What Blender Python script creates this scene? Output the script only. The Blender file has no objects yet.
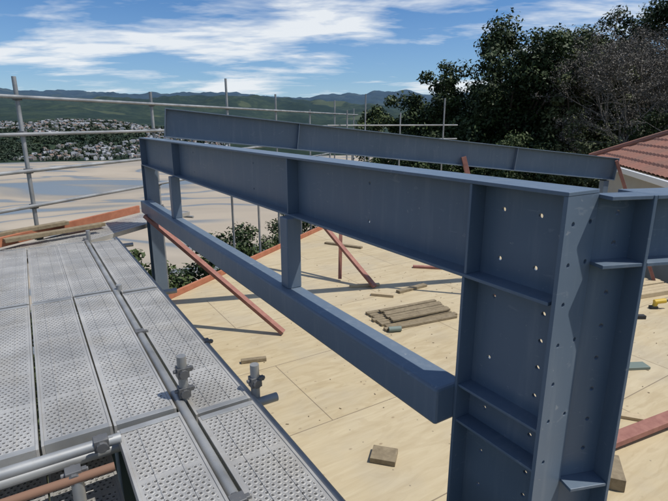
import bpy, bmesh, math, random
import numpy as np
from mathutils import Vector, Matrix, noise, Euler
random.seed(7); rng=np.random.default_rng(7)
R=math.radians
EYE=2.6
scene=bpy.context.scene
col=scene.collection

# ---------------------------------------------------------------- helpers
class MB:
    def __init__(s): s.v=[]; s.f=[]; s.m=[]
    def box(s,x0,x1,y0,y1,z0,z1,mi=0):
        b=len(s.v)
        s.v+=[(x0,y0,z0),(x1,y0,z0),(x1,y1,z0),(x0,y1,z0),(x0,y0,z1),(x1,y0,z1),(x1,y1,z1),(x0,y1,z1)]
        for f in [(0,3,2,1),(4,5,6,7),(0,1,5,4),(1,2,6,5),(2,3,7,6),(3,0,4,7)]:
            s.f.append(tuple(b+i for i in f)); s.m.append(mi)
    def prism(s,p,q,w,h,mi=0,roll=0):
        p=Vector(p);q=Vector(q);d=(q-p).normalized()
        up=Vector((0,0,1)) if abs(d.z)<.95 else Vector((0,1,0))
        sx=d.cross(up).normalized(); sz=sx.cross(d).normalized()
        if roll:
            a=sx*math.cos(roll)+sz*math.sin(roll); c=-sx*math.sin(roll)+sz*math.cos(roll); sx,sz=a,c
        b=len(s.v)
        for o in (p,q):
            for (i,j) in ((-1,-1),(1,-1),(1,1),(-1,1)):
                s.v.append(tuple(o+sx*(i*w/2)+sz*(j*h/2)))
        for f in [(0,3,2,1),(4,5,6,7),(0,1,5,4),(1,2,6,5),(2,3,7,6),(3,0,4,7)]:
            s.f.append(tuple(b+i for i in f)); s.m.append(mi)
    def tube(s,p,q,r,r2=None,n=10,mi=0,cap=True):
        if r2 is None:r2=r
        p=Vector(p);q=Vector(q);d=(q-p).normalized()
        up=Vector((0,0,1)) if abs(d.z)<.95 else Vector((0,1,0))
        sx=d.cross(up).normalized(); sz=sx.cross(d).normalized()
        b=len(s.v)
        for o,rr in ((p,r),(q,r2)):
            for i in range(n):
                a=2*math.pi*i/n
                s.v.append(tuple(o+sx*math.cos(a)*rr+sz*math.sin(a)*rr))
        for i in range(n):
            j=(i+1)%n
            s.f.append((b+i,b+j,b+n+j,b+n+i)); s.m.append(mi)
        if cap:
            s.f.append(tuple(b+i for i in range(n-1,-1,-1))); s.m.append(mi)
            s.f.append(tuple(b+n+i for i in range(n))); s.m.append(mi)
    def obj(s,name,mats,parent=None,bevel=0,smooth=False):
        me=bpy.data.meshes.new(name); me.from_pydata(s.v,[],s.f); 
        if not isinstance(mats,(list,tuple)): mats=[mats]
        for m in mats: me.materials.append(m)
        me.polygons.foreach_set('material_index',s.m)
        bm=bmesh.new(); bm.from_mesh(me); bmesh.ops.recalc_face_normals(bm,faces=bm.faces); bm.to_mesh(me); bm.free()
        if smooth:
            me.polygons.foreach_set('use_smooth',[True]*len(me.polygons))
        o=bpy.data.objects.new(name,me); col.objects.link(o)
        if parent: o.parent=parent
        if smooth:
            try:
                me.set_sharp_from_angle(angle=R(40))
            except Exception: pass
        if bevel:
            b=o.modifiers.new('b','BEVEL'); b.width=bevel; b.segments=2; b.limit_method='ANGLE'; b.angle_limit=R(50)
        return o
def empty(name,loc=(0,0,0),rz=0,parent=None):
    o=bpy.data.objects.new(name,None); col.objects.link(o); o.location=loc; o.rotation_euler=(0,0,rz)
    if parent:o.parent=parent
    return o
def cut(o,cyls):
    """drill real bolt holes; cyls=[(p,q,r)]"""
    mb=MB()
    for p,q,r in cyls: mb.tube(p,q,r,n=12)
    c=mb.obj('cutter',M['dark'],o.parent)
    m=o.modifiers.new('h','BOOLEAN'); m.object=c; m.operation='DIFFERENCE'; m.solver='EXACT'
    bpy.context.view_layer.update()
    dg=bpy.context.evaluated_depsgraph_get()
    me=bpy.data.meshes.new_from_object(o.evaluated_get(dg))
    o.modifiers.clear(); o.data=me
    bpy.data.objects.remove(c)

def mat(name,color=(.5,.5,.5),rough=.6,metal=0,spec=.5):
    m=bpy.data.materials.new(name); m.use_nodes=True
    nt=m.node_tree; b=nt.nodes['Principled BSDF']
    b.inputs['Base Color'].default_value=(*color,1); b.inputs['Roughness'].default_value=rough
    b.inputs['Metallic'].default_value=metal; b.inputs['Specular IOR Level'].default_value=spec
    return m,nt,b
class NT:
    def __init__(s,nt): s.nt=nt
    def n(s,t,**k):
        x=s.nt.nodes.new(t)
        for a,v in k.items(): setattr(x,a,v)
        return x
    def l(s,a,b): s.nt.links.new(a,b)
    def val(s,inp,v):
        if isinstance(v,bpy.types.NodeSocket): s.l(v,inp)
        else: inp.default_value=v
    def math(s,op,a,b=0,c=0,clamp=False):
        x=s.n('ShaderNodeMath',operation=op,use_clamp=clamp)
        s.val(x.inputs[0],a); s.val(x.inputs[1],b); s.val(x.inputs[2],c)
        return x.outputs[0]
    def noise(s,vec,scale,detail=3,rough=.5,dist=0):
        x=s.n('ShaderNodeTexNoise'); s.l(vec,x.inputs['Vector']); x.inputs['Scale'].default_value=scale
        x.inputs['Detail'].default_value=detail; x.inputs['Roughness'].default_value=rough; x.inputs['Distortion'].default_value=dist
        return x.outputs['Fac']
    def ramp(s,fac,stops):
        x=s.n('ShaderNodeValToRGB'); s.l(fac,x.inputs[0])
        e=x.color_ramp.elements
        while len(e)<len(stops): e.new(.5)
        for i,(p,c) in enumerate(stops):
            e[i].position=p; e[i].color=(*c,1) if len(c)==3 else c
        return x.outputs[0]
    def mix(s,f,a,b,bt='MIX'):
        x=s.n('ShaderNodeMix',data_type='RGBA',blend_type=bt)
        s.val(x.inputs[0],f)
        s.val(x.inputs[6],a if not isinstance(a,tuple) else (*a,1)); s.val(x.inputs[7],b if not isinstance(b,tuple) else (*b,1))
        return x.outputs[2]
    def mapping(s,vec,scale=(1,1,1),rot=(0,0,0),loc=(0,0,0)):
        x=s.n('ShaderNodeMapping'); s.l(vec,x.inputs[0]); x.inputs['Scale'].default_value=scale; x.inputs['Rotation'].default_value=rot; x.inputs['Location'].default_value=loc
        return x.outputs[0]
    def pos(s): return s.n('ShaderNodeNewGeometry').outputs['Position']
    def objc(s): return s.n('ShaderNodeTexCoord').outputs['Object']
    def bump(s,h,b,strength=.3,dist=.01):
        x=s.n('ShaderNodeBump'); s.l(h,x.inputs['Height']); x.inputs['Strength'].default_value=strength; x.inputs['Distance'].default_value=dist
        s.l(x.outputs[0],b.inputs['Normal'])
def BW(a,b): return [(a,(0,0,0)),(b,(1,1,1))]
M={}
M['dark']=mat('dark_rubber',(.02,.02,.022),.6)[0]
# painted steel
m,nt,b=mat('blue_grey_primer_paint',(.1,.13,.17),.38,spec=.4); k=NT(nt)
p=k.pos(); n1=k.noise(p,2.2,3,.6); n3=k.noise(k.mapping(p,(7,7,.8)),3,3,.6)
c=k.mix(n1,(.105,.142,.186),(.150,.192,.243)); c=k.mix(k.math('MULTIPLY',k.ramp(n3,BW(.52,.75)),.38),c,(.22,.25,.28))
sc=k.ramp(k.noise(p,26,3,.78),BW(.67,.73)); c=k.mix(k.math('MULTIPLY',sc,.5),c,(.34,.35,.35))
sm=k.ramp(k.noise(k.mapping(p,(1.5,1.5,5),(.4,.3,0)),4.5,3,.7,1.5),BW(.64,.70)); c=k.mix(k.math('MULTIPLY',sm,.22),c,(.34,.36,.37))
k.l(c,b.inputs['Base Color']); k.l(k.ramp(n1,[(.3,(.34,)*3),(.7,(.50,)*3)]),b.inputs['Roughness']); M['steel']=m
# galvanised
def galv(name,base,holes=False):
    m,nt,b=mat(name,base,.45,.45); k=NT(nt); p=k.pos(); o=k.objc()
    n1=k.noise(p,3.5,3,.6)
    lo=tuple(x*(.84 if holes else .7) for x in base); hi=tuple(min(1,x*1.15) for x in base)
    c=k.mix(k.ramp(n1,BW(.3,.7)),lo,hi)
    n2=k.noise(p,45,2,.6)
    c=k.mix(k.math('MULTIPLY',k.ramp(n2,BW(.55,.75)),.3),c,(.33,.30,.25))
    if holes:
        PX,PY=.0262,.0262
        sx=k.n('ShaderNodeSeparateXYZ'); k.l(o,sx.inputs[0])
        v=k.math('DIVIDE',sx.outputs[1],PY); row=k.math('FLOOR',v)
        u=k.math('ADD',k.math('DIVIDE',sx.outputs[0],PX),k.math('MULTIPLY',k.math('MODULO',k.math('ABSOLUTE',row),2),.5))
        fx=k.math('SUBTRACT',k.math('FRACT',u),.5); fy=k.math('SUBTRACT',k.math('FRACT',v),.5)
        d=k.math('SQRT',k.math('ADD',k.math('MULTIPLY',fx,fx),k.math('MULTIPLY',fy,fy)))
        inside=k.math('LESS_THAN',k.math('ABSOLUTE',sx.outputs[0]),.117)
        st=k.math('GREATER_THAN',k.math('FRACT',k.math('ADD',k.math('DIVIDE',sx.outputs[1],.40),.5)),.06)
        inside=k.math('MULTIPLY',inside,st)
        hole=k.math('MULTIPLY',k.math('LESS_THAN',d,.23),inside)
        mud=k.ramp(k.noise(p,2.3,3,.65),BW(.50,.68)); c=k.mix(k.math('MULTIPLY',mud,.38),c,(.33,.29,.22))
        spl=k.ramp(k.noise(p,19,3,.7),BW(.66,.70)); c=k.mix(k.math('MULTIPLY',spl,.45),c,(.60,.57,.50))
        at=k.n('ShaderNodeObjectInfo').outputs['Random']; c=k.mix(k.math('MULTIPLY',at,.32),c,(.28,.26,.23))
        c=k.mix(k.math('MULTIPLY',hole,.85),c,(.035,.032,.028))
        ring=k.math('MULTIPLY',k.math('SUBTRACT',1,k.math('MULTIPLY',k.math('ABSOLUTE',k.math('SUBTRACT',d,.33)),5),clamp=True),inside)
        k.bump(ring,b,.6,.0035)
        k.l(k.math('MULTIPLY',k.math('SUBTRACT',1,hole),.35),b.inputs['Metallic'])
    k.l(c,b.inputs['Base Color']); k.l(k.ramp(n1,[(.3,(.38,)*3),(.7,(.6,)*3)]),b.inputs['Roughness'])
    return m
M['plank']=galv('galvanised_perforated_plank',(.48,.47,.445),True)
M['tube']=galv('galvanised_tube',(.36,.365,.36))
M['coupler']=galv('coupler_steel',(.17,.17,.17))
M['rust']=mat('rusty_tube',(.22,.12,.075),.8)[0]
def wood(name,a,bc,scale=(2,30,30),rough=.75):
    m,nt,b=mat(name,a,rough); k=NT(nt); o=k.objc(); n=k.noise(k.mapping(o,scale),1.5,3,.6,.4); n2=k.noise(o,2,2)
    c=k.mix(k.ramp(n,BW(.3,.7)),a,bc); c=k.mix(k.math('MULTIPLY',n2,.3),c,tuple(x*.5 for x in a))
    k.l(c,b.inputs['Base Color']); k.bump(n,b,.2,.003); return m
M['redtim']=wood('red_primed_timber',(.26,.105,.08),(.38,.175,.13),(8,8,8))
M['orange']=wood('orange_edge_board',(.36,.125,.065),(.48,.19,.10),(6,6,6))
M['timber']=wood('weathered_timber',(.19,.145,.085),(.31,.245,.15),(12,12,12))
M['palewood']=wood('pale_timber',(.45,.35,.21),(.55,.44,.28),(12,12,12))
M['wrap']=mat('grey_building_wrap',(.36,.36,.35),.6)[0]
M['yellow']=mat('yellow_plastic',(.65,.42,.03),.4)[0]
M['greengrey']=mat('grey_green_plastic',(.16,.20,.17),.5)[0]
M['white']=mat('white_gutter_paint',(.75,.75,.72),.4)[0]
# plywood
m,nt,b=mat('plywood_sheets',(.6,.5,.33),.62); k=NT(nt)
q=k.mapping(k.pos(),(1,1,1),(0,0,R(-32)))
br=k.n('ShaderNodeTexBrick'); br.offset=.5; k.l(k.mapping(q,(1,1,1),(0,0,0),(.35,.3,0)),br.inputs['Vector'])
for nm,v in (('Scale',1),('Mortar Size',.005),('Mortar Smooth',.1),('Bias',0),('Brick Width',2.4),('Row Height',1.2)): br.inputs[nm].default_value=v
br.inputs['Color1'].default_value=(0,0,0,1);br.inputs['Color2'].default_value=(1,1,1,1);br.inputs['Mortar'].default_value=(.5,.5,.5,1)
g=k.noise(k.mapping(q,(1.0,7,1)),1.9,4,.6,.7)
g2=k.noise(k.mapping(q,(1.2,3.2,1)),1.7,3,.6,1.4)
c=k.mix(k.ramp(g,BW(.28,.72)),(.43,.335,.190),(.535,.440,.275))
c=k.mix(k.math('MULTIPLY',k.ramp(g2,BW(.52,.60)),.30),c,(.36,.265,.14))
c=k.mix(k.math('MULTIPLY',br.outputs['Color'],.24),c,(.60,.52,.37))
vo=k.n('ShaderNodeTexVoronoi'); k.l(k.mapping(q,(2.4,3.6,1)),vo.inputs['Vector']); vo.inputs['Scale'].default_value=1.7
kn=k.ramp(vo.outputs['Distance'],[(.035,(1,1,1)),(.09,(0,0,0))]); c=k.mix(k.math('MULTIPLY',kn,.6),c,(.20,.13,.065))
dirt=k.noise(k.pos(),.9,4,.6); c=k.mix(k.math('MULTIPLY',k.ramp(dirt,BW(.48,.72)),.45),c,(.37,.33,.26))
sq=k.n('ShaderNodeSeparateXYZ'); k.l(q,sq.inputs[0])
fa=k.math('SUBTRACT',k.math('FRACT',k.math('DIVIDE',sq.outputs[0],.6)),.5); fb=k.math('SUBTRACT',k.math('FRACT',k.math('DIVIDE',sq.outputs[1],.2)),.5)
fa=k.math('MULTIPLY',fa,.6); fb=k.math('MULTIPLY',fb,.2)
nd=k.math('LESS_THAN',k.math('ADD',k.math('MULTIPLY',fa,fa),k.math('MULTIPLY',fb,fb)),.00005)
c=k.mix(k.math('MULTIPLY',nd,.55),c,(.10,.08,.06))
c=k.mix(k.math('MULTIPLY',br.outputs['Fac'],.75),c,(.13,.09,.055))
k.l(c,b.inputs['Base Color']); M['ply']=m

# ---------------------------------------------------------------- camera
cam=bpy.data.cameras.new('camera'); co=bpy.data.objects.new('camera',cam); col.objects.link(co); scene.camera=co
co.location=(0,0,EYE); co.rotation_euler=(R(90-14.69),0,0); cam.sensor_width=36; cam.lens=26.4; cam.clip_start=.05; cam.clip_end=60000

# ---------------------------------------------------------------- sky and sun
SE=R(62); SR=R(97)
sd=Vector((math.sin(SR)*math.cos(SE),math.cos(SR)*math.cos(SE),math.sin(SE)))
sun=bpy.data.lights.new('sun','SUN'); sun.energy=4.0; sun.angle=R(.6); sun.color=(1,.965,.90)
so=bpy.data.objects.new('sun',sun); col.objects.link(so); so.rotation_euler=sd.to_track_quat('Z','Y').to_euler()
w=bpy.data.worlds.new('World'); scene.world=w; w.use_nodes=True; k=NT(w.node_tree)
bg=w.node_tree.nodes['Background']; sky=k.n('ShaderNodeTexSky',sky_type='NISHITA'); sky.sun_disc=False; sky.sun_elevation=SE; sky.sun_rotation=SR
sky.altitude=50; sky.air_density=1.0; sky.dust_density=.4; sky.ozone_density=2.0
tc=k.n('ShaderNodeTexCoord').outputs['Generated']; sp=k.n('ShaderNodeSeparateXYZ'); k.l(tc,sp.inputs[0])
zz=k.math('ADD',k.math('MAXIMUM',sp.outputs[2],0),.13)
cx=k.math('DIVIDE',sp.outputs[0],zz); cy=k.math('DIVIDE',sp.outputs[1],zz)
cb=k.n('ShaderNodeCombineXYZ'); k.l(cx,cb.inputs[0]); k.l(cy,cb.inputs[1])
cv=k.mapping(cb.outputs[0],(.62,1.0,1),(0,0,R(-14)),(5.3,2.2,0))
a1=k.noise(cv,.95,6,.58,.35); a2=k.noise(k.mapping(cv,(1,1.3,1),(0,0,R(12))),3.6,4,.60,.4)
den=k.math('ADD',k.math('MULTIPLY',a1,.78),k.math('MULTIPLY',a2,.22))
cl=k.ramp(den,[(.485,(0,0,0)),(.525,(.28,)*3),(.60,(.94,)*3)])
hz=k.ramp(sp.outputs[2],[(0,(.55,)*3),(.08,(0.15,)*3),(.2,(0,0,0))])
skc=k.mix(1.0,sky.outputs[0],(.54,.81,1.12),'MULTIPLY')
c1=k.mix(hz,skc,(6.2,7.7,9.3)); c2=k.mix(cl,c1,(8.8,9.2,9.6))
k.l(c2,bg.inputs[0]); bg.inputs[1].default_value=.095
scene.view_settings.view_transform='Standard'; scene.view_settings.look='None'; scene.view_settings.exposure=0

# ---------------------------------------------------------------- terrain
def sstep(a,b_,x):
    t=max(0,min(1,(x-a)/(b_-a))); return t*t*(3-2*t)
SEA=-60
def H(x,y):
    r=math.hypot(x,y); be=math.degrees(math.atan2(x,y))
    d=-.75*x+.66*y
    h=-3.0
    if d>13: h=-3.0-(d-13)*.62
    h=max(h,SEA-3)
    if r>12 and r<600: h+=noise.fractal(Vector((x*.05,y*.05,3)),1,2,4)*min(3,(r-12)*.06)*(1 if h>SEA-1 else 0)
    if r>600:
        nb=noise.fractal(Vector((x*.0016,y*.0016,9)),1,2,5)
        shore=840+40*math.sin(be*.13+1)+nb*100
        land=sstep(shore-10,shore+420,r)
        left=1-.30*sstep(-26,-12,be)
        h2=SEA-3+land*(56*left+nb*18)
        nh=noise.fractal(Vector((x*.004,y*.004,2)),1,2,5)
        h2+=nh*12*land
        rid=1-abs(noise.fractal(Vector((x*.0011+5,y*.0011,7)),1,2,5))*1.6
        h2+=(88+30*math.sin(be*.19+3.9)+rid*55+nh*14)*sstep(1450,2900,r)
        nf=noise.fractal(Vector((x*.0005,y*.0005,4)),1,2,6)
        rf=1-abs(noise.fractal(Vector((x*.0006+2,y*.0006,1)),1,2,5))*1.6
        h2+=(245+30*math.sin(be*.17+.5)+18*math.sin(be*.47)+nf*80+rf*65)*sstep(4300,8200,r)
        h=h2 if be>-100 and be<60 else max(h2,-3)
    return h
angs=[-180+i*3 for i in range(40)]+[-60+i*.25 for i in range(480)]+[60+i*3 for i in range(41)]
rads=[0.5]+[4*(1.04**i) for i in range(50)]
r=rads[-1]
while r<700: r*=1.07; rads.append(r)
while r<16000: r*=1.015; rads.append(r)
rads.append(30000)
V=[];F=[]
for a in angs:
    sa,ca=math.sin(R(a)),math.cos(R(a))
    for rr in rads: V.append((sa*rr,ca*rr,H(sa*rr,ca*rr)))
nr=len(rads)
for i in range(len(angs)-1):
    for j in range(nr-1):
        F.append((i*nr+j,(i+1)*nr+j,(i+1)*nr+j+1,i*nr+j+1))
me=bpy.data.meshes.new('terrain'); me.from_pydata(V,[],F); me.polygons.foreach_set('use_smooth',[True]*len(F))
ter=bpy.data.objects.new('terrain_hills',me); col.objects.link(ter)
m,nt,b=mat('bush_covered_hills',(.05,.07,.03),.95,spec=.1); k=NT(nt); p=k.pos()
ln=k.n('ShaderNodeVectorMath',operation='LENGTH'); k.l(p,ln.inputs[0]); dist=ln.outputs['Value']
na=k.noise(p,.006,5,.7); nb_=k.noise(p,.04,3,.7)
c=k.mix(k.ramp(na,BW(.42,.60)),(.017,.031,.018),(.042,.060,.028))
c=k.mix(k.math('MULTIPLY',k.ramp(nb_,BW(.42,.6)),.6),c,(.011,.022,.014))
c=k.mix(k.math('MULTIPLY',k.ramp(k.noise(p,.0035,3,.5),BW(.62,.64)),.4),c,(.12,.135,.06))
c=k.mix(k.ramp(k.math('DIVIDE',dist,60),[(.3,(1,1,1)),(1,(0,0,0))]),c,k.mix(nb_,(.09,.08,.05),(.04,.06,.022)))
painted_haze=k.ramp(k.math('DIVIDE',dist,10000),[(.08,(.03,)*3),(.2,(.14,)*3),(.42,(.36,)*3),(.75,(.68,)*3)])
c=k.mix(painted_haze,c,(.055,.098,.165))  # blue aerial haze painted into the hill colour, stronger with distance
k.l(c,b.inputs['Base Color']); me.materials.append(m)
# estuary sheet
mb=MB()
mb.v=[(-9000,40,SEA),(9000,40,SEA),(9000,9000,SEA),(-9000,9000,SEA)]; mb.f=[(0,1,2,3)]; mb.m=[0]
m,nt,b=mat('tidal_flat_sand_and_water',(.4,.35,.27),.7,spec=.3); k=NT(nt); p=k.pos()
q=k.mapping(p,(.55,1.3,1),(0,0,R(24)),(130,60,0)); n1=k.noise(q,.0048,3,.5,.9); n2=k.noise(k.mapping(p,(.3,1,1),(0,0,R(20))),.02,3,.6,.5)
wv=k.ramp(n1,[(.36,(1,1,1)),(.40,(.3,)*3),(.43,(0,0,0)),(.484,(0,0,0)),(.494,(.85,)*3),(.508,(.85,)*3),(.52,(0,0,0)),(.655,(0,0,0)),(.68,(.9,)*3)])
sand=k.mix(n2,(.32,.265,.20),(.46,.395,.31)); wet=k.ramp(n1,[(.40,(1,1,1)),(.46,(.2,)*3),(.48,(.6,)*3),(.53,(.5,)*3),(.58,(0,0,0))])
sand=k.mix(k.math('MULTIPLY',wet,.55),sand,(.22,.20,.17))
c=k.mix(wv,sand,(.155,.18,.195)); k.l(c,b.inputs['Base Color']); k.l(k.ramp(wv,[(0,(.9,)*3),(1,(.30,)*3)]),b.inputs['Roughness'])
est=mb.obj('estuary_tidal_flats',m)

# ---------------------------------------------------------------- foliage
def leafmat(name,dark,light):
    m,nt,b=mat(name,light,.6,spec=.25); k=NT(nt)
    at=k.n('ShaderNodeAttribute',attribute_name='tint_shade'); 
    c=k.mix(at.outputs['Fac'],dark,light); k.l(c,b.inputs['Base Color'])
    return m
LM={'dark':leafmat('foliage_dark',(.015,.027,.010),(.068,.100,.030)),
    'mid':leafmat('foliage_mid',(.024,.041,.014),(.10,.132,.042)),
    'olive':leafmat('foliage_olive',(.05,.060,.024),(.16,.178,.075)),
    'far':leafmat('foliage_distant',(.012,.024,.015),(.04,.06,.03)),
    'grey':leafmat('foliage_greyish',(.085,.075,.060),(.19,.17,.14))}
M['bark']=mat('bark',(.12,.09,.065),.9)[0]
M['greybark']=mat('grey_bark',(.20,.18,.155),.9)[0]
def leaves(centres,crad,nper,size,flat=.8):
    N=len(centres)*nper
    cs=np.repeat(np.array(centres),nper,axis=0); cr=np.repeat(np.array(crad),nper)
    d=rng.normal(size=(N,3)); d/=np.linalg.norm(d,axis=1)[:,None]
    rr=rng.random(N)**.5
    P=cs+d*(cr*rr)[:,None]*np.array([1,1,flat])
    nrm=d*.8+rng.normal(size=(N,3))*.6+np.array([0,0,.45]); nrm/=np.linalg.norm(nrm,axis=1)[:,None]
    t=np.cross(nrm,rng.normal(size=(N,3))); t/=np.linalg.norm(t,axis=1)[:,None]; bt=np.cross(nrm,t)
    s=size*(.5+.9*rng.random(N))[:,None]
    v=np.stack([P-t*s,P-bt*s*.5,P+t*s,P+bt*s*.5],axis=1).reshape(-1,3)
    base=np.repeat(rng.random(len(centres)),nper)
    tint_shade=np.clip(.10+.5*base+.3*rng.random(N)+.2*(d[:,2]*rr),0,1)*(.3+.7*rr)  # random leaf tone, plus painted shade: clump interiors darker, tops lighter
    return v,np.repeat(tint_shade,4)
def leafobj(name,v,tint_shade,m,parent):
    n=len(v)//4; me=bpy.data.meshes.new(name)
    me.vertices.add(len(v)); me.vertices.foreach_set('co',v.astype(np.float32).ravel())
    me.loops.add(len(v)); me.loops.foreach_set('vertex_index',np.arange(len(v),dtype=np.int32))
    me.polygons.add(n); me.polygons.foreach_set('loop_start',np.arange(0,len(v),4,dtype=np.int32)); me.polygons.foreach_set('loop_total',np.full(n,4,dtype=np.int32))
    me.update(calc_edges=True)
    at=me.attributes.new('tint_shade','FLOAT','POINT'); at.data.foreach_set('value',tint_shade.astype(np.float32))
    me.materials.append(m); o=bpy.data.objects.new(name,me); col.objects.link(o); o.parent=parent; return o
def tree(name,x,y,zbot,ztop,rad,kind='dark',nc=85,nper=210,size=.11,trunk=True):
    e=empty(name,(x,y,0)); g=H(x,y)-.3
    cz=(zbot+ztop)/2; hz_=(ztop-zbot)/2-rad*.12
    cen=[];cr=[]
    for i in range(nc):
        th=random.uniform(0,6.283); u=random.uniform(-1,1); 
        q=random.random()**.40
        w_=math.sqrt(1-abs(u)**2.6)
        prof=.86+.42*noise.noise(Vector((math.cos(th)*1.6+x,math.sin(th)*1.6,u*2.2+y)))
        rr=rad*q*prof*1.08
        cen.append((math.cos(th)*w_*rr,math.sin(th)*w_*rr,cz+u*hz_*min(1,q*(.7+.4*prof)))); cr.append(rad*random.uniform(.16,.30))
    v,t=leaves(cen,cr,nper,size)
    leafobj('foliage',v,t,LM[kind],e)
    if trunk:
        mb=MB(); n=6; prev=Vector((0,0,g)); r0=.05*rad+.1
        for i in range(1,n+1):
            nx=Vector((random.uniform(-.12,.12)*i*.4,random.uniform(-.12,.12)*i*.4,g+(cz-g)*i/n))
            mb.tube(prev,nx,r0*(1-.1*(i-1)),r0*(1-.1*i),n=8,cap=False); prev=nx
        for c_ in random.sample(cen,min(26,len(cen))):
            s0=Vector((0,0,g+(cz-g)*random.uniform(.55,1))); mid=(s0+Vector(c_))/2+Vector((random.uniform(-.2,.2),random.uniform(-.2,.2),.2))
            mb.tube(s0,mid,r0*.42,r0*.28,n=6,cap=False); mb.tube(mid,Vector(c_),r0*.28,r0*.08,n=5,cap=False)
        mb.obj('trunk_and_limbs',M['bark'],e,smooth=True)
    return e
def W(v): return v+EYE
tree('broadleaf_tree',4.0,34,-7,W(1.7),2.6,'mid',140,230)
tree('broadleaf_tree',6.9,32,-5.5,W(3.6),3.1,'dark',190,240)
tree('broadleaf_tree',10.4,30,-4,W(6.0),3.7,'dark',240,240)
tree('broadleaf_tree',13.4,27.5,-3,W(4.3),2.3,'olive',130,230)
tree('broadleaf_tree',20.0,39,-2,W(8.2),3.4,'dark',170,230)
tree('broadleaf_tree',23.6,35,-2,W(9.6),4.6,'dark',250,240)
tree('broadleaf_tree',17.2,37,-3,W(6.8),3.8,'mid',180,230)
tree('shrub',9.0,25,-3.5,W(-.3),2.2,'mid',75,200,.08,trunk=False)
tree('shrub',12.2,23,-3.2,W(.3),2.3,'olive',75,200,.08,trunk=False)
tree('shrub',6.2,27,-5,W(-.2),2.4,'dark',75,200,.08,trunk=False)
tree('shrub',15.8,24,-3.2,W(.6),2.5,'mid',75,200,.08,trunk=False)
tree('shrub',3.4,29,-7,W(-.9),2.4,'dark',75,200,.08,trunk=False)
def bare(name,x,y,ztop,rad):
    e=empty(name,(x,y,0)); g=H(x,y)-.3; mb=MB(); tips=[]
    def grow(p,d,L,r,dep):
        q=p+d*L; mb.tube(p,q,r,r*.68,n=5 if dep<3 else 3,cap=False)
        if dep>=6: tips.append(q); return
        for i in range(3 if dep<5 else 2):
            nd=(d+Vector((random.gauss(0,.40),random.gauss(0,.40),random.gauss(.06,.28)))).normalized()
            grow(q,nd,L*random.uniform(.66,.84),r*.6,dep+1)
        if dep>3: tips.append(q)
    hh=ztop-g
    for i in range(4):
        grow(Vector((random.uniform(-.3,.3),random.uniform(-.3,.3),g)),Vector((random.uniform(-.3,.3),random.uniform(-.3,.3),1)).normalized(),hh*.27,.11,0)
    mb.obj('branches',M['greybark'],e)
    tp=[tuple(t) for t in tips if t.z<ztop+.5]; tp=random.sample(tp,min(1900,len(tp)))
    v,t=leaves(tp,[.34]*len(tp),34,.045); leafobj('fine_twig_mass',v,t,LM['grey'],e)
bare('bare_grey_tree',15.4,25,W(4.6),2.6)
bare('bare_grey_tree',18.0,26,W(4.4),2.6)
for (x,y,zt,rd,kd) in [(-2.7,11.8,.15,1.3,'dark'),(-3.9,9.4,.25,1.2,'mid'),(-2.0,14.2,-.1,1.5,'mid'),(-4.9,10.5,-.5,1.6,'dark'),(-1.2,17.5,-.3,1.7,'dark'),(-6.4,9.0,-1.0,1.6,'mid'),(-3.2,7.9,-.2,.9,'dark')]:
    tree('shrub',x,y,-4,zt,rd,kd,70,170,.055,trunk=False)
# distant town and its trees
mb=MB(); tm=[mat('town_white',(.46,.46,.45),.7)[0],mat('town_grey_roof',(.15,.16,.18),.7)[0],mat('town_red_roof',(.20,.13,.10),.7)[0],mat('town_pale_roof',(.30,.31,.33),.6)[0],mat('town_walls',(.25,.235,.21),.8)[0]]
tv=[]
for i in range(7500):
    be=random.uniform(-46,-12); rr=random.uniform(835,1480)
    x=math.sin(R(be))*rr; y=math.cos(R(be))*rr; h=H(x,y)
    if h<SEA+1.2: continue
    nn=noise.noise(Vector((x*.008,y*.008,0)))
    if nn<-.12 or random.random()<.55:
        if len(tv)<3300: tv.append((x,y,h+2))
        continue
    s=random.uniform(2.0,4.4); a=random.uniform(0,3.14); hh=random.uniform(2.5,4.5); c_,s_=math.cos(a),math.sin(a); wq=s*random.uniform(.6,1)
    b0=len(mb.v)
    def T(px,py,pz): return (x+c_*px-s_*py,y+s_*px+c_*py,h+pz)
    mb.v+=[T(-s,-wq,-2),T(s,-wq,-2),T(s,wq,-2),T(-s,wq,-2),T(-s,-wq,hh),T(s,-wq,hh),T(s,wq,hh),T(-s,wq,hh),T(-s,0,hh+1.8),T(s,0,hh+1.8)]
    rm=random.choice([1,1,2,3]); wm=random.choice([0,4,4,4])
    for f,mi in [((0,1,5,4),wm),((1,2,6,5),wm),((2,3,7,6),wm),((3,0,4,7),wm),((4,5,9,8),rm),((6,7,8,9),rm),((5,6,9),wm),((7,4,8),wm)]:
        mb.f.append(tuple(b0+t for t in f)); mb.m.append(mi)
mb.obj('distant_town',tm)
v,t=leaves(tv,[random.uniform(3,7) for _ in tv],26,2.2); leafobj('distant_tree_mass',v,t,LM['far'],None)

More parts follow.
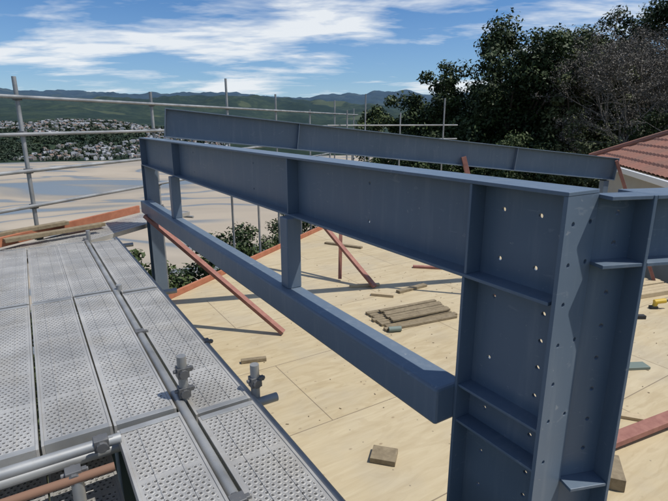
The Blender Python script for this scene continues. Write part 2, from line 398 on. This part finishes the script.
# ---------------------------------------------------------------- plywood deck
c32,s32=math.cos(R(32)),math.sin(R(32))
def P(a,b,z=0): return (a*c32-b*s32,a*s32+b*c32,z)
e=Vector((.40,.917)).normalized()
p0=Vector(P(1.25,7.0)[:2]); A_=p0; B_=p0+e*11.5; 
poly=[tuple(P(1.25,-1.0)[:2]),tuple(A_),tuple(B_),(7.0,16.5),(5.4,8.2),(4.6,1.0),(3.5,-1.2)]
bm=bmesh.new(); top=[bm.verts.new((x,y,0)) for x,y in poly]; f=bm.faces.new(top); 
ex=bmesh.ops.extrude_face_region(bm,geom=[f]); 
for v in ex['geom']:
    if isinstance(v,bmesh.types.BMVert): v.co.z-=.2
bmesh.ops.recalc_face_normals(bm,faces=bm.faces)
me=bpy.data.meshes.new('plywood_deck'); bm.to_mesh(me); bm.free(); me.materials.append(M['ply']); deck=bpy.data.objects.new('plywood_deck',me); col.objects.link(deck)
mb=MB(); a3=Vector((*A_,0));b3=Vector((*B_,0)); nl=Vector((-e.y,e.x,0))
mb.prism(a3+nl*.03+Vector((0,0,.02)),b3+nl*.03+Vector((0,0,.02)),.045,.14)
mb.obj('red_edge_board',M['orange'],None,.004)

# ---------------------------------------------------------------- steel portal frame
sf=empty('steel_portal_frame',(0,0,0),R(32))
ZT,ZB=2.40,2.035
WA=1.425
mb=MB(); mb.box(WA,WA+.011,.862,7.1,ZB+.013,ZT-.013); web=mb.obj('top_beam_web',M['steel'],sf)
hol=[(.99,2.12),(.99,2.30),(1.14,2.12),(1.14,2.30)]
for bb in (1.95,3.4,4.9,6.3): hol+=[(bb,2.12),(bb,2.31)]
cut(web,[((WA-.03,b_,z),(WA+.04,b_,z),.0085) for b_,z in hol])
mb=MB(); mb.box(1.345,1.505,.85,7.1,ZT-.013,ZT); mb.box(1.345,1.505,.876,7.1,ZB,ZB+.013)
mb.obj('top_beam_flanges',M['steel'],sf,.002)
mb=MB()
for bb in (1.226,2.70,5.42,7.085):
    mb.box(1.35,WA,bb,bb+.011,ZB+.013,ZT-.013); mb.box(WA+.011,1.5,bb,bb+.011,ZB+.013,ZT-.013)
mb.obj('beam_stiffeners',M['steel'],sf,.0015)
LZ0,LZ1=1.425,1.585
mb=MB(); mb.box(1.25,1.40,1.242,6.88,LZ0,LZ1); mb.obj('lower_beam',M['steel'],sf,.012)
mb=MB()
for bb in (2.62,5.36): mb.box(1.30,1.395,bb,bb+.1,LZ1,ZB)
mb.obj('hanger_posts',M['steel'],sf,.006)
mb=MB(); mb.box(WA,WA+.012,.864,1.228,0,ZB); cw=mb.obj('column_web',M['steel'],sf)
cut(cw,[((WA-.03,b_,z),(WA+.04,b_,z),.0085) for b_,z in [(.94,1.97),(1.15,1.97),(.94,1.87),(.94,1.77),(1.15,1.72),(.94,1.66),(.94,1.50),(1.15,1.50),(.94,1.34),(1.15,1.30),(.94,1.24),(.94,1.14),(1.15,1.14)]])
mb=MB(); mb.box(1.345,1.505,.85,.864,0,ZT-.0135); nf=mb.obj('column_near_flange',M['steel'],sf)
cut(nf,[((a_,.8,z),(a_,.9,z),.008) for a_,z in [(1.385,2.30),(1.385,2.17),(1.385,2.04),(1.385,1.9),(1.385,1.76),(1.385,1.62),(1.385,1.46),(1.475,2.30),(1.475,2.17),(1.475,1.9),(1.475,1.62)]])
mb=MB(); mb.box(1.345,1.505,1.228,1.241,0,ZB)
for z in (LZ1-.008,LZ0-.005,.9): mb.box(1.352,WA,.864,1.228,z,z+.011); mb.box(WA+.012,1.5,.864,1.228,z,z+.011)
mb.obj('column_far_flange_and_stiffeners',M['steel'],sf,.0015)
mb=MB(); mb.box(WA,WA+.012,6.894,7.086,0,ZB); mb.box(1.345,1.505,6.88,6.894,0,ZB-.001); mb.box(1.345,1.505,7.086,7.1,0,ZB-.001)
mb.obj('far_column',M['steel'],sf,.0015)
mb=MB(); mb.box(1.437,1.60,6.50,6.512,2.06,2.38); mb.box(1.545,1.60,6.46,6.56,2.06,2.40); mb.obj('rafter_cleat',M['steel'],sf,.002)
wg=empty('return_bay',(0,0,0),0,sf)
wg.location=(1.507,.862,0); wg.rotation_euler=(0,0,R(12-32))
ZR=2.155
mb=MB(); mb.box(.001,.150,0,.011,0,2.383); w1=mb.obj('return_column_web',M['steel'],wg)
cut(w1,[((x_,-.05,z),(x_,.06,z),.0085) for x_,z in [(.09,2.32),(.09,2.22),(.09,2.05),(.09,1.93),(.09,1.81),(.09,1.69),(.09,1.57),(.09,1.45)]])
mb=MB(); mb.box(.150,.162,-.07,.08,0,2.383)
for z in (ZR,1.33,.9): mb.box(.002,.149,-.068,0,z,z+.012); mb.box(.002,.149,.012,.078,z,z+.012)
mb.box(.002,.149,-.068,0,2.371,2.383)
mb.obj('return_column_flanges',M['steel'],wg,.0015)
mb=MB(); mb.box(.163,2.6,0,.010,ZR+.012,2.371); w2=mb.obj('return_beam_web',M['steel'],wg)
cut(w2,[((x_,-.05,z),(x_,.06,z),.0085) for x_,z in [(.22,2.33),(.22,2.22),(.6,2.3)]])
mb=MB(); mb.box(.163,2.6,-.07,.08,2.371,2.383); mb.box(.163,2.6,-.07,.08,ZR,ZR+.012)
mb.box(2.45,2.6,-.07,.08,0,ZR-.001)
mb.obj('return_beam_flanges_and_end_post',M['steel'],wg,.0015)

# rafter beam behind
ra=Vector((-2.12,6.45,W(.17))); rb=Vector((4.62,8.15,W(-.57)))
d=(rb-ra); L=d.length; X=d.normalized(); Y=Vector((0,0,1)).cross(X).normalized(); Z=X.cross(Y)
rf=bpy.data.objects.new('steel_rafter_frame',None); col.objects.link(rf)
rf.matrix_world=Matrix(((X.x,Y.x,Z.x,ra.x),(X.y,Y.y,Z.y,ra.y),(X.z,Y.z,Z.z,ra.z),(0,0,0,1)))
mb=MB(); D=.36
mb.box(0,L,-.005,.005,-D+.012,-.012); mb.box(-.002,L,-.07,.07,-.012,0); mb.box(-.002,L,-.07,.07,-D,-D+.012)
mb.box(-.014,-.002,-.07,.07,-D,0); mb.box(L,L+.012,-.07,.07,-D,0)
for xx in (1.7,5.1): mb.box(xx,xx+.01,-.066,-.005,-D+.012,-.012)
mb.obj('rafter',M['steel'],rf,.0015)
mb=MB(); iv=rf.matrix_world.inverted()
pt=rb+Vector((-.16,-.04,-.36)); mb.prism(iv@pt,iv@Vector((pt.x,pt.y,0)),.1,.1)
mb.obj('rafter_post',M['steel'],rf,.004)

# ---------------------------------------------------------------- timber braces
def timber(name,p,q,w_=.09,h_=.045,m='redtim'):
    p=Vector(p);q=Vector(q); mb=MB(); mb.prism(p,q,w_,h_); return mb.obj(name,M[m],None,.003)
timber('red_timber_brace',(-2.42,6.2,1.44),(-.64,5.72,.03))
timber('red_timber_brace',(-.62,8.6,1.35),(.66,7.5,.03))
timber('red_timber_brace',(.13,8.4,1.6),(.1,7.9,.03),.06,.045)
timber('red_timber_brace',(4.55,8.0,2.0),(5.3,7.7,.03))
timber('red_timber_brace',(1.93,7.42,2.10),(2.5,7.1,.03),.07,.045)
timber('red_timber_brace',(2.1,3.42,.06),(4.4,4.45,.10),.12,.05)
def flat(name,x,y,rz,sx,sy,h,m,n=1,gap=.01):
    mb=MB()
    for i in range(n):
        y0=-sy/2+i*sy/n; j=random.uniform(-.04,.04) if n>1 else 0
        mb.box(-sx/2+j,sx/2+j,y0,y0+sy/n-(gap if n>1 else 0),.001,h*(random.uniform(.6,1) if n>1 else 1))
    o=mb.obj(name,M[m],None,.003); o.location=(x,y,.001); o.rotation_euler=(0,0,rz); return o
flat('timber_stack',1.08,6.35,R(24),1.12,.66,.045,'timber',8)
o=flat('timber_board_bundle',1.14,6.42,R(26),.95,.42,.03,'timber',6); o.location.z=.048
flat('plywood_offcut',.40,3.37,R(-15),.20,.17,.045,'timber')
flat('timber_offcut',-.9,5.0,R(15),.28,.06,.04,'timber')
flat('timber_offcut',2.62,3.95,R(-20),.4,.09,.03,'palewood')
flat('timber_offcut',.5,7.6,R(10),.5,.06,.04,'palewood')
flat('timber_offcut',1.25,7.45,R(35),.6,.09,.04,'timber')
flat('timber_offcut',.75,7.15,R(-15),.35,.09,.04,'palewood')
flat('timber_offcut',1.9,8.6,R(-10),.9,.09,.04,'redtim')
flat('timber_offcut',.2,10.3,R(-30),.9,.09,.04,'timber')
flat('timber_offcut',2.1,3.15,R(70),.3,.12,.10,'timber')
flat('plastic_tray',3.3,4.87,R(5),.26,.13,.03,'greengrey')
flat('packer_block',4.15,6.25,R(0),.2,.07,.05,'dark')
flat('timber_board_pile',5.0,7.4,R(20),.9,.5,.1,'palewood',5)
flat('building_wrap_sheet',4.6,7.9,R(20),1.2,.6,.004,'wrap')
mb=MB()
for i in range(150):   # sawdust curls and chips lying about
    x=random.uniform(-.8,4.2); y=random.uniform(3.0,9.0)
    if -x*.53+0>99: continue
    a=random.uniform(0,3.14); l=random.uniform(.008,.03); mb.prism((x,y,.004),(x+l*math.cos(a),y+l*math.sin(a),.004),.008,.004)
mb.obj('wood_chips',M['timber'])
mb=MB(); mb.tube((0,0,.1),(.16,0,.12),.035,n=12,mi=0); mb.tube((.16,0,.12),(.23,0,.125),.018,n=10,mi=1); mb.prism((.03,0,.1),(.0,0,.0),.045,.05,0); mb.box(-.05,.05,-.035,.035,0,.04,1)
o=mb.obj('cordless_drill',[M['yellow'],M['dark']],None,.003); o.location=(4.6,6.62,.001)
mb=MB(); mb.tube((0,0,.035),(.16,.03,.035),.035,n=14); mb.tube((-.004,-.001,.035),(.166,.031,.035),.014,n=10,mi=1); o=mb.obj('tape_roll',[M['greengrey'],M['dark']],None); o.location=(.70,5.80,.001)

# ---------------------------------------------------------------- scaffold
sc=empty('scaffold_platform',(0,0,0),R(32)); ZD=1.24
def plank(a,b0,b1,z=ZD,w_=.285,par=sc,nm='steel_plank'):
    L=b1-b0; mb=MB(); h=w_/2
    mb.box(-h+.012,h-.012,-L/2+.035,L/2-.035,-.012,-.004)
    mb.box(-h,-h+.012,-L/2,L/2,-.06,0); mb.box(h-.012,h,-L/2,L/2,-.06,0)
    mb.box(-h+.012,h-.012,-L/2,-L/2+.035,-.05,.0015,1); mb.box(-h+.012,h-.012,L/2-.035,L/2,-.05,.0015,1)
    for xx in (-.055,.055): mb.box(xx-.006,xx+.006,-L/2+.035,L/2-.035,-.004,-.001)
    o=mb.obj(nm,[M['plank'],M['tube']],par,.0025); o.location=(a,(b0+b1)/2,z+random.uniform(-.004,.004)); o.rotation_euler=(0,random.uniform(-.008,.008),random.uniform(-.0025,.0025)); return o
rowsA=[-.845,-.55,-.255,.04,.335]
for a in rowsA:
    j=random.uniform(-.012,.012)
    plank(a,2.22+j,4.24+j); plank(a+random.uniform(-.006,.006),4.27+j,6.3+j)
plank(.335,.15,2.18,ZD-.004)
for b0,b1 in ((.1,2.12),(2.15,4.2),(4.23,6.3)): plank(.69,b0,b1,ZD-.02)
for a in (-.845,-.55,-.255,.04): plank(a,.4,2.75,ZD-.30)
mb=MB(); 
mb.tube((.51,-.5,ZD-.03),(.51,6.6,ZD-.03),.024,n=14)
mb.tube((.86,-.5,ZD-.07),(.86,6.6,ZD-.07),.024,n=14)
mb.tube((-1.1,2.19,ZD-.09),(1.0,2.19,ZD-.09),.024,n=14)
mb.tube((-1.1,4.25,ZD-.09),(1.0,4.25,ZD-.09),.024,n=14)
mb.tube((-1.1,6.25,ZD-.09),(1.0,6.25,ZD-.09),.024,n=14)
mb.tube((-1.2,2.10,ZD+.01),(.2,2.10,ZD+.01),.024,n=14)
mb.tube((-1.1,.6,ZD-.40),(1.0,.6,ZD-.40),.024,n=14)
for a_,b_,zt in ((.51,2.32,ZD+.22),(.86,2.22,ZD+.12),(.51,4.3,ZD+.03),(-.02,1.98,ZD-.02),(.51,6.45,ZD+.1)): mb.tube((a_+.03,b_,-3.2),(a_+.03,b_,zt),.024,n=14)
mb.obj('tubes',M['tube'],sc,0,True)
mb=MB(); mb.tube((-1.2,1.97,ZD-.03),(.15,1.97,ZD-.03),.018,n=12); mb.obj('rusty_transom',M['rust'],sc,0,True)
def coupler(mb,a,b_,z):
    mb.box(a-.03,a+.03,b_-.026,b_+.026,z-.026,z+.03); mb.tube((a-.046,b_,z+.01),(a+.056,b_,z+.01),.010,n=8); mb.box(a+.028,a+.05,b_-.012,b_+.012,z-.002,z+.022); mb.tube((a,b_-.04,z),(a,b_+.04,z),.025,n=10)
mb=MB()
for a_,b_,z in ((.54,2.32,ZD+.02),(.54,2.32,ZD+.13),(.89,2.22,ZD+.02),(-.0,2.0,ZD-.03),(.12,2.10,ZD+.01),(.51,1.5,ZD-.03),(.51,3.3,ZD-.03),(.86,3.0,ZD-.07)): coupler(mb,a_,b_,z)
mb.obj('couplers',M['coupler'],sc,.003)
gr=empty('scaffold_guardrail')
S0=Vector((-3.62,5.85,0)); u=Vector((.31,.951,0)).normalized()
mb=MB(); mc=MB()
tops=[.5,.46,.84,.66,.35,.7]
for i in range(7):
    pt=S0+u*(2.35*i); zt=tops[i%6]+EYE
    mb.tube((pt.x,pt.y,-4 if i<3 else -6),(pt.x,pt.y,zt),.024,n=12)
    for zr in (.27,-.13,-.56,-.98,-1.36):
        z=EYE+zr; mc.box(pt.x-.035,pt.x+.04,pt.y-.035,pt.y+.035,z-.03,z+.03); mc.tube((pt.x-.06,pt.y,z),(pt.x+.06,pt.y,z),.012,n=6)
for zr in (.27,-.13,-.56,-.98):
    a=S0-u*4; b_=S0+u*14.5; off=Vector((-u.y,u.x,0))*-.045
    mb.tube((a+off)+Vector((0,0,EYE+zr+random.uniform(-.02,.02))),(b_+off)+Vector((0,0,EYE+zr+random.uniform(-.02,.02))),.022,n=10)
inw=Vector((u.y,-u.x,0))
for i in range(1,7):
    pt=S0+u*(2.35*i)+inw*.62
    if i>1: mb.tube((pt.x,pt.y,-4),(pt.x,pt.y,EYE-.75-.12*(i%2)),.024,n=10)
    mb.tube((pt.x,pt.y,1.1),((S0+u*(2.35*i)).x,(S0+u*(2.35*i)).y,1.1),.022,n=8)
for (x,y,zt) in ((.4,15.5,.35),(1.05,17.0,.9),(3.6,16.6,.75),(2.2,16.8,.3)): mb.tube((x,y,-5),(x,y,EYE+zt),.024,n=8)
mb.tube((-.2,15.4,EYE-.1),(4.2,17.2,EYE-.1),.022,n=8); mb.tube((-.2,15.4,EYE-.55),(4.2,17.2,EYE-.55),.022,n=8)
mb.obj('standards_and_rails',M['tube'],gr,0,True); mc.obj('rail_couplers',M['coupler'],gr,.004)
mb=MB(); a=S0-u*4; b_=S0+u*1.75
mb.prism(a+inw*.06+Vector((0,0,1.30)),b_+inw*.06+Vector((0,0,1.30)),.04,.11); mb.obj('toe_board',M['orange'],gr,.004)
orun=empty('outer_scaffold_run',tuple(S0),math.atan2(-u.x,u.y))
for i in range(2):
    plank(.22+.30*i,-3.9,-.6,ZD-.02,par=orun); plank(.22+.30*i,-.57,2.2,ZD-.02,par=orun)
for i,(x,y,rz,l) in enumerate(((-3.5,5.9,-10,1.4),(-3.35,5.75,-14,1.1),(-3.7,5.6,-6,1.2))):
    mb=MB(); mb.box(-l/2,l/2,-.05,.05,0,.045); o=mb.obj('timber_plank',M['timber'],None,.003); o.location=(x,y,ZD+.01+.046*i); o.rotation_euler=(0,0,R(66+rz))

# ---------------------------------------------------------------- house with tiled roof
hs=empty('tiled_roof_house'); m,nt,b=mat('terracotta_tiles',(.30,.11,.065),.75); k=NT(nt); p=k.pos()
n1=k.noise(p,1.2,4,.6); n2=k.noise(p,9,3,.7); c=k.mix(n2,(.20,.085,.055),(.40,.18,.12)); c=k.mix(k.math('MULTIPLY',k.ramp(n1,BW(.45,.7)),.5),c,(.17,.12,.09)); k.l(c,b.inputs['Base Color']); M['tile']=m
m,nt,b=mat('beige_plaster',(.50,.46,.38),.85); k=NT(nt); k.l(k.mix(k.noise(k.pos(),3,4),(.44,.40,.33),(.54,.50,.42)),b.inputs['Base Color']); M['plaster']=m
C=Vector((7.9,15.3,1.53)); g=Vector((-.25,-.97,0)).normalized(); h=Vector((.97,-.25,0)).normalized(); pit=R(26)
LL=7.6; half=4.2; up=h*math.cos(pit)+Vector((0,0,math.sin(pit))); SL=half/math.cos(pit); nrm=up.cross(g); nrm=nrm if nrm.z>0 else -nrm
V=[];F=[]
ns=int(LL/.05); nu=int(SL/.0575)
for i in range(ns+1):
    for j in range(nu+1):
        s=i*.05; t=j*.0575; row=(t%.345)/.345
        dz=.028*abs(math.sin(math.pi*s/.25))**.8+.035*(1-row)
        V.append(tuple(C+g*s+up*t+nrm*dz))
for i in range(ns):
    for j in range(nu):
        if i*.05<(j+1)*.0575*math.cos(pit)-.03: continue
        F.append((i*(nu+1)+j,(i+1)*(nu+1)+j,(i+1)*(nu+1)+j+1,i*(nu+1)+j+1))
me=bpy.data.meshes.new('roof_tiles'); me.from_pydata(V,[],F); me.materials.append(M['tile']); o=bpy.data.objects.new('roof_tiles',me); col.objects.link(o); o.parent=hs
mb=MB(); ridge0=C+g*half+up*SL; ridge1=C+g*LL+up*SL; C2=C+h*half*2; E1=C+g*LL; E2=C2+g*LL; dn=Vector((0,0,-.02))
mb.v=[tuple(v+dn) for v in (C,C2,ridge0,ridge1,E1,E2)]; mb.f=[(0,1,2),(1,5,3,2),(4,3,5)]; mb.m=[0,0,1]
o=mb.obj('roof_far_slopes',[M['tile'],M['plaster']],hs)
mb=MB(); mb.tube(C+nrm*.05,ridge0+nrm*.06,.10,n=8); mb.tube(ridge0+nrm*.06,ridge1+nrm*.06,.10,n=8); mb.obj('ridge_caps',M['tile'],hs,0,True)
mb=MB(); gz=Vector((0,0,-.06)); mb.prism(C+gz-h*.06,E1+gz-h*.06,.12,.12); mb.prism(C+gz-g*.06,C2+gz-g*.06,.12,.12); mb.obj('gutters',M['white'],hs,.01)
mb=MB(); i0=C+h*.5+g*.5; i1=E1+h*.5-g*.1
mb.prism(i0+Vector((0,0,-2.4)),i1+Vector((0,0,-2.4)),.2,4.6); mb.prism(i0+Vector((0,0,-2.4)),i0+h*7+Vector((0,0,-2.4)),.2,4.61); mb.obj('walls',M['plaster'],hs)
mb=MB()
for s in (1.6,4.2):
    q=i0+g*s-h*.105+Vector((0,0,-1.2)); mb.prism(q,q+g*1.3,.02,1.0,0); mb.prism(q+Vector((0,0,.53)),q+g*1.3+Vector((0,0,.53)),.05,.05,1); mb.prism(q+Vector((0,0,-.53)),q+g*1.3+Vector((0,0,-.53)),.05,.05,1)
mb.obj('windows',[mat('window_glass',(.03,.04,.05),.08)[0],M['white']],hs)
print('done')
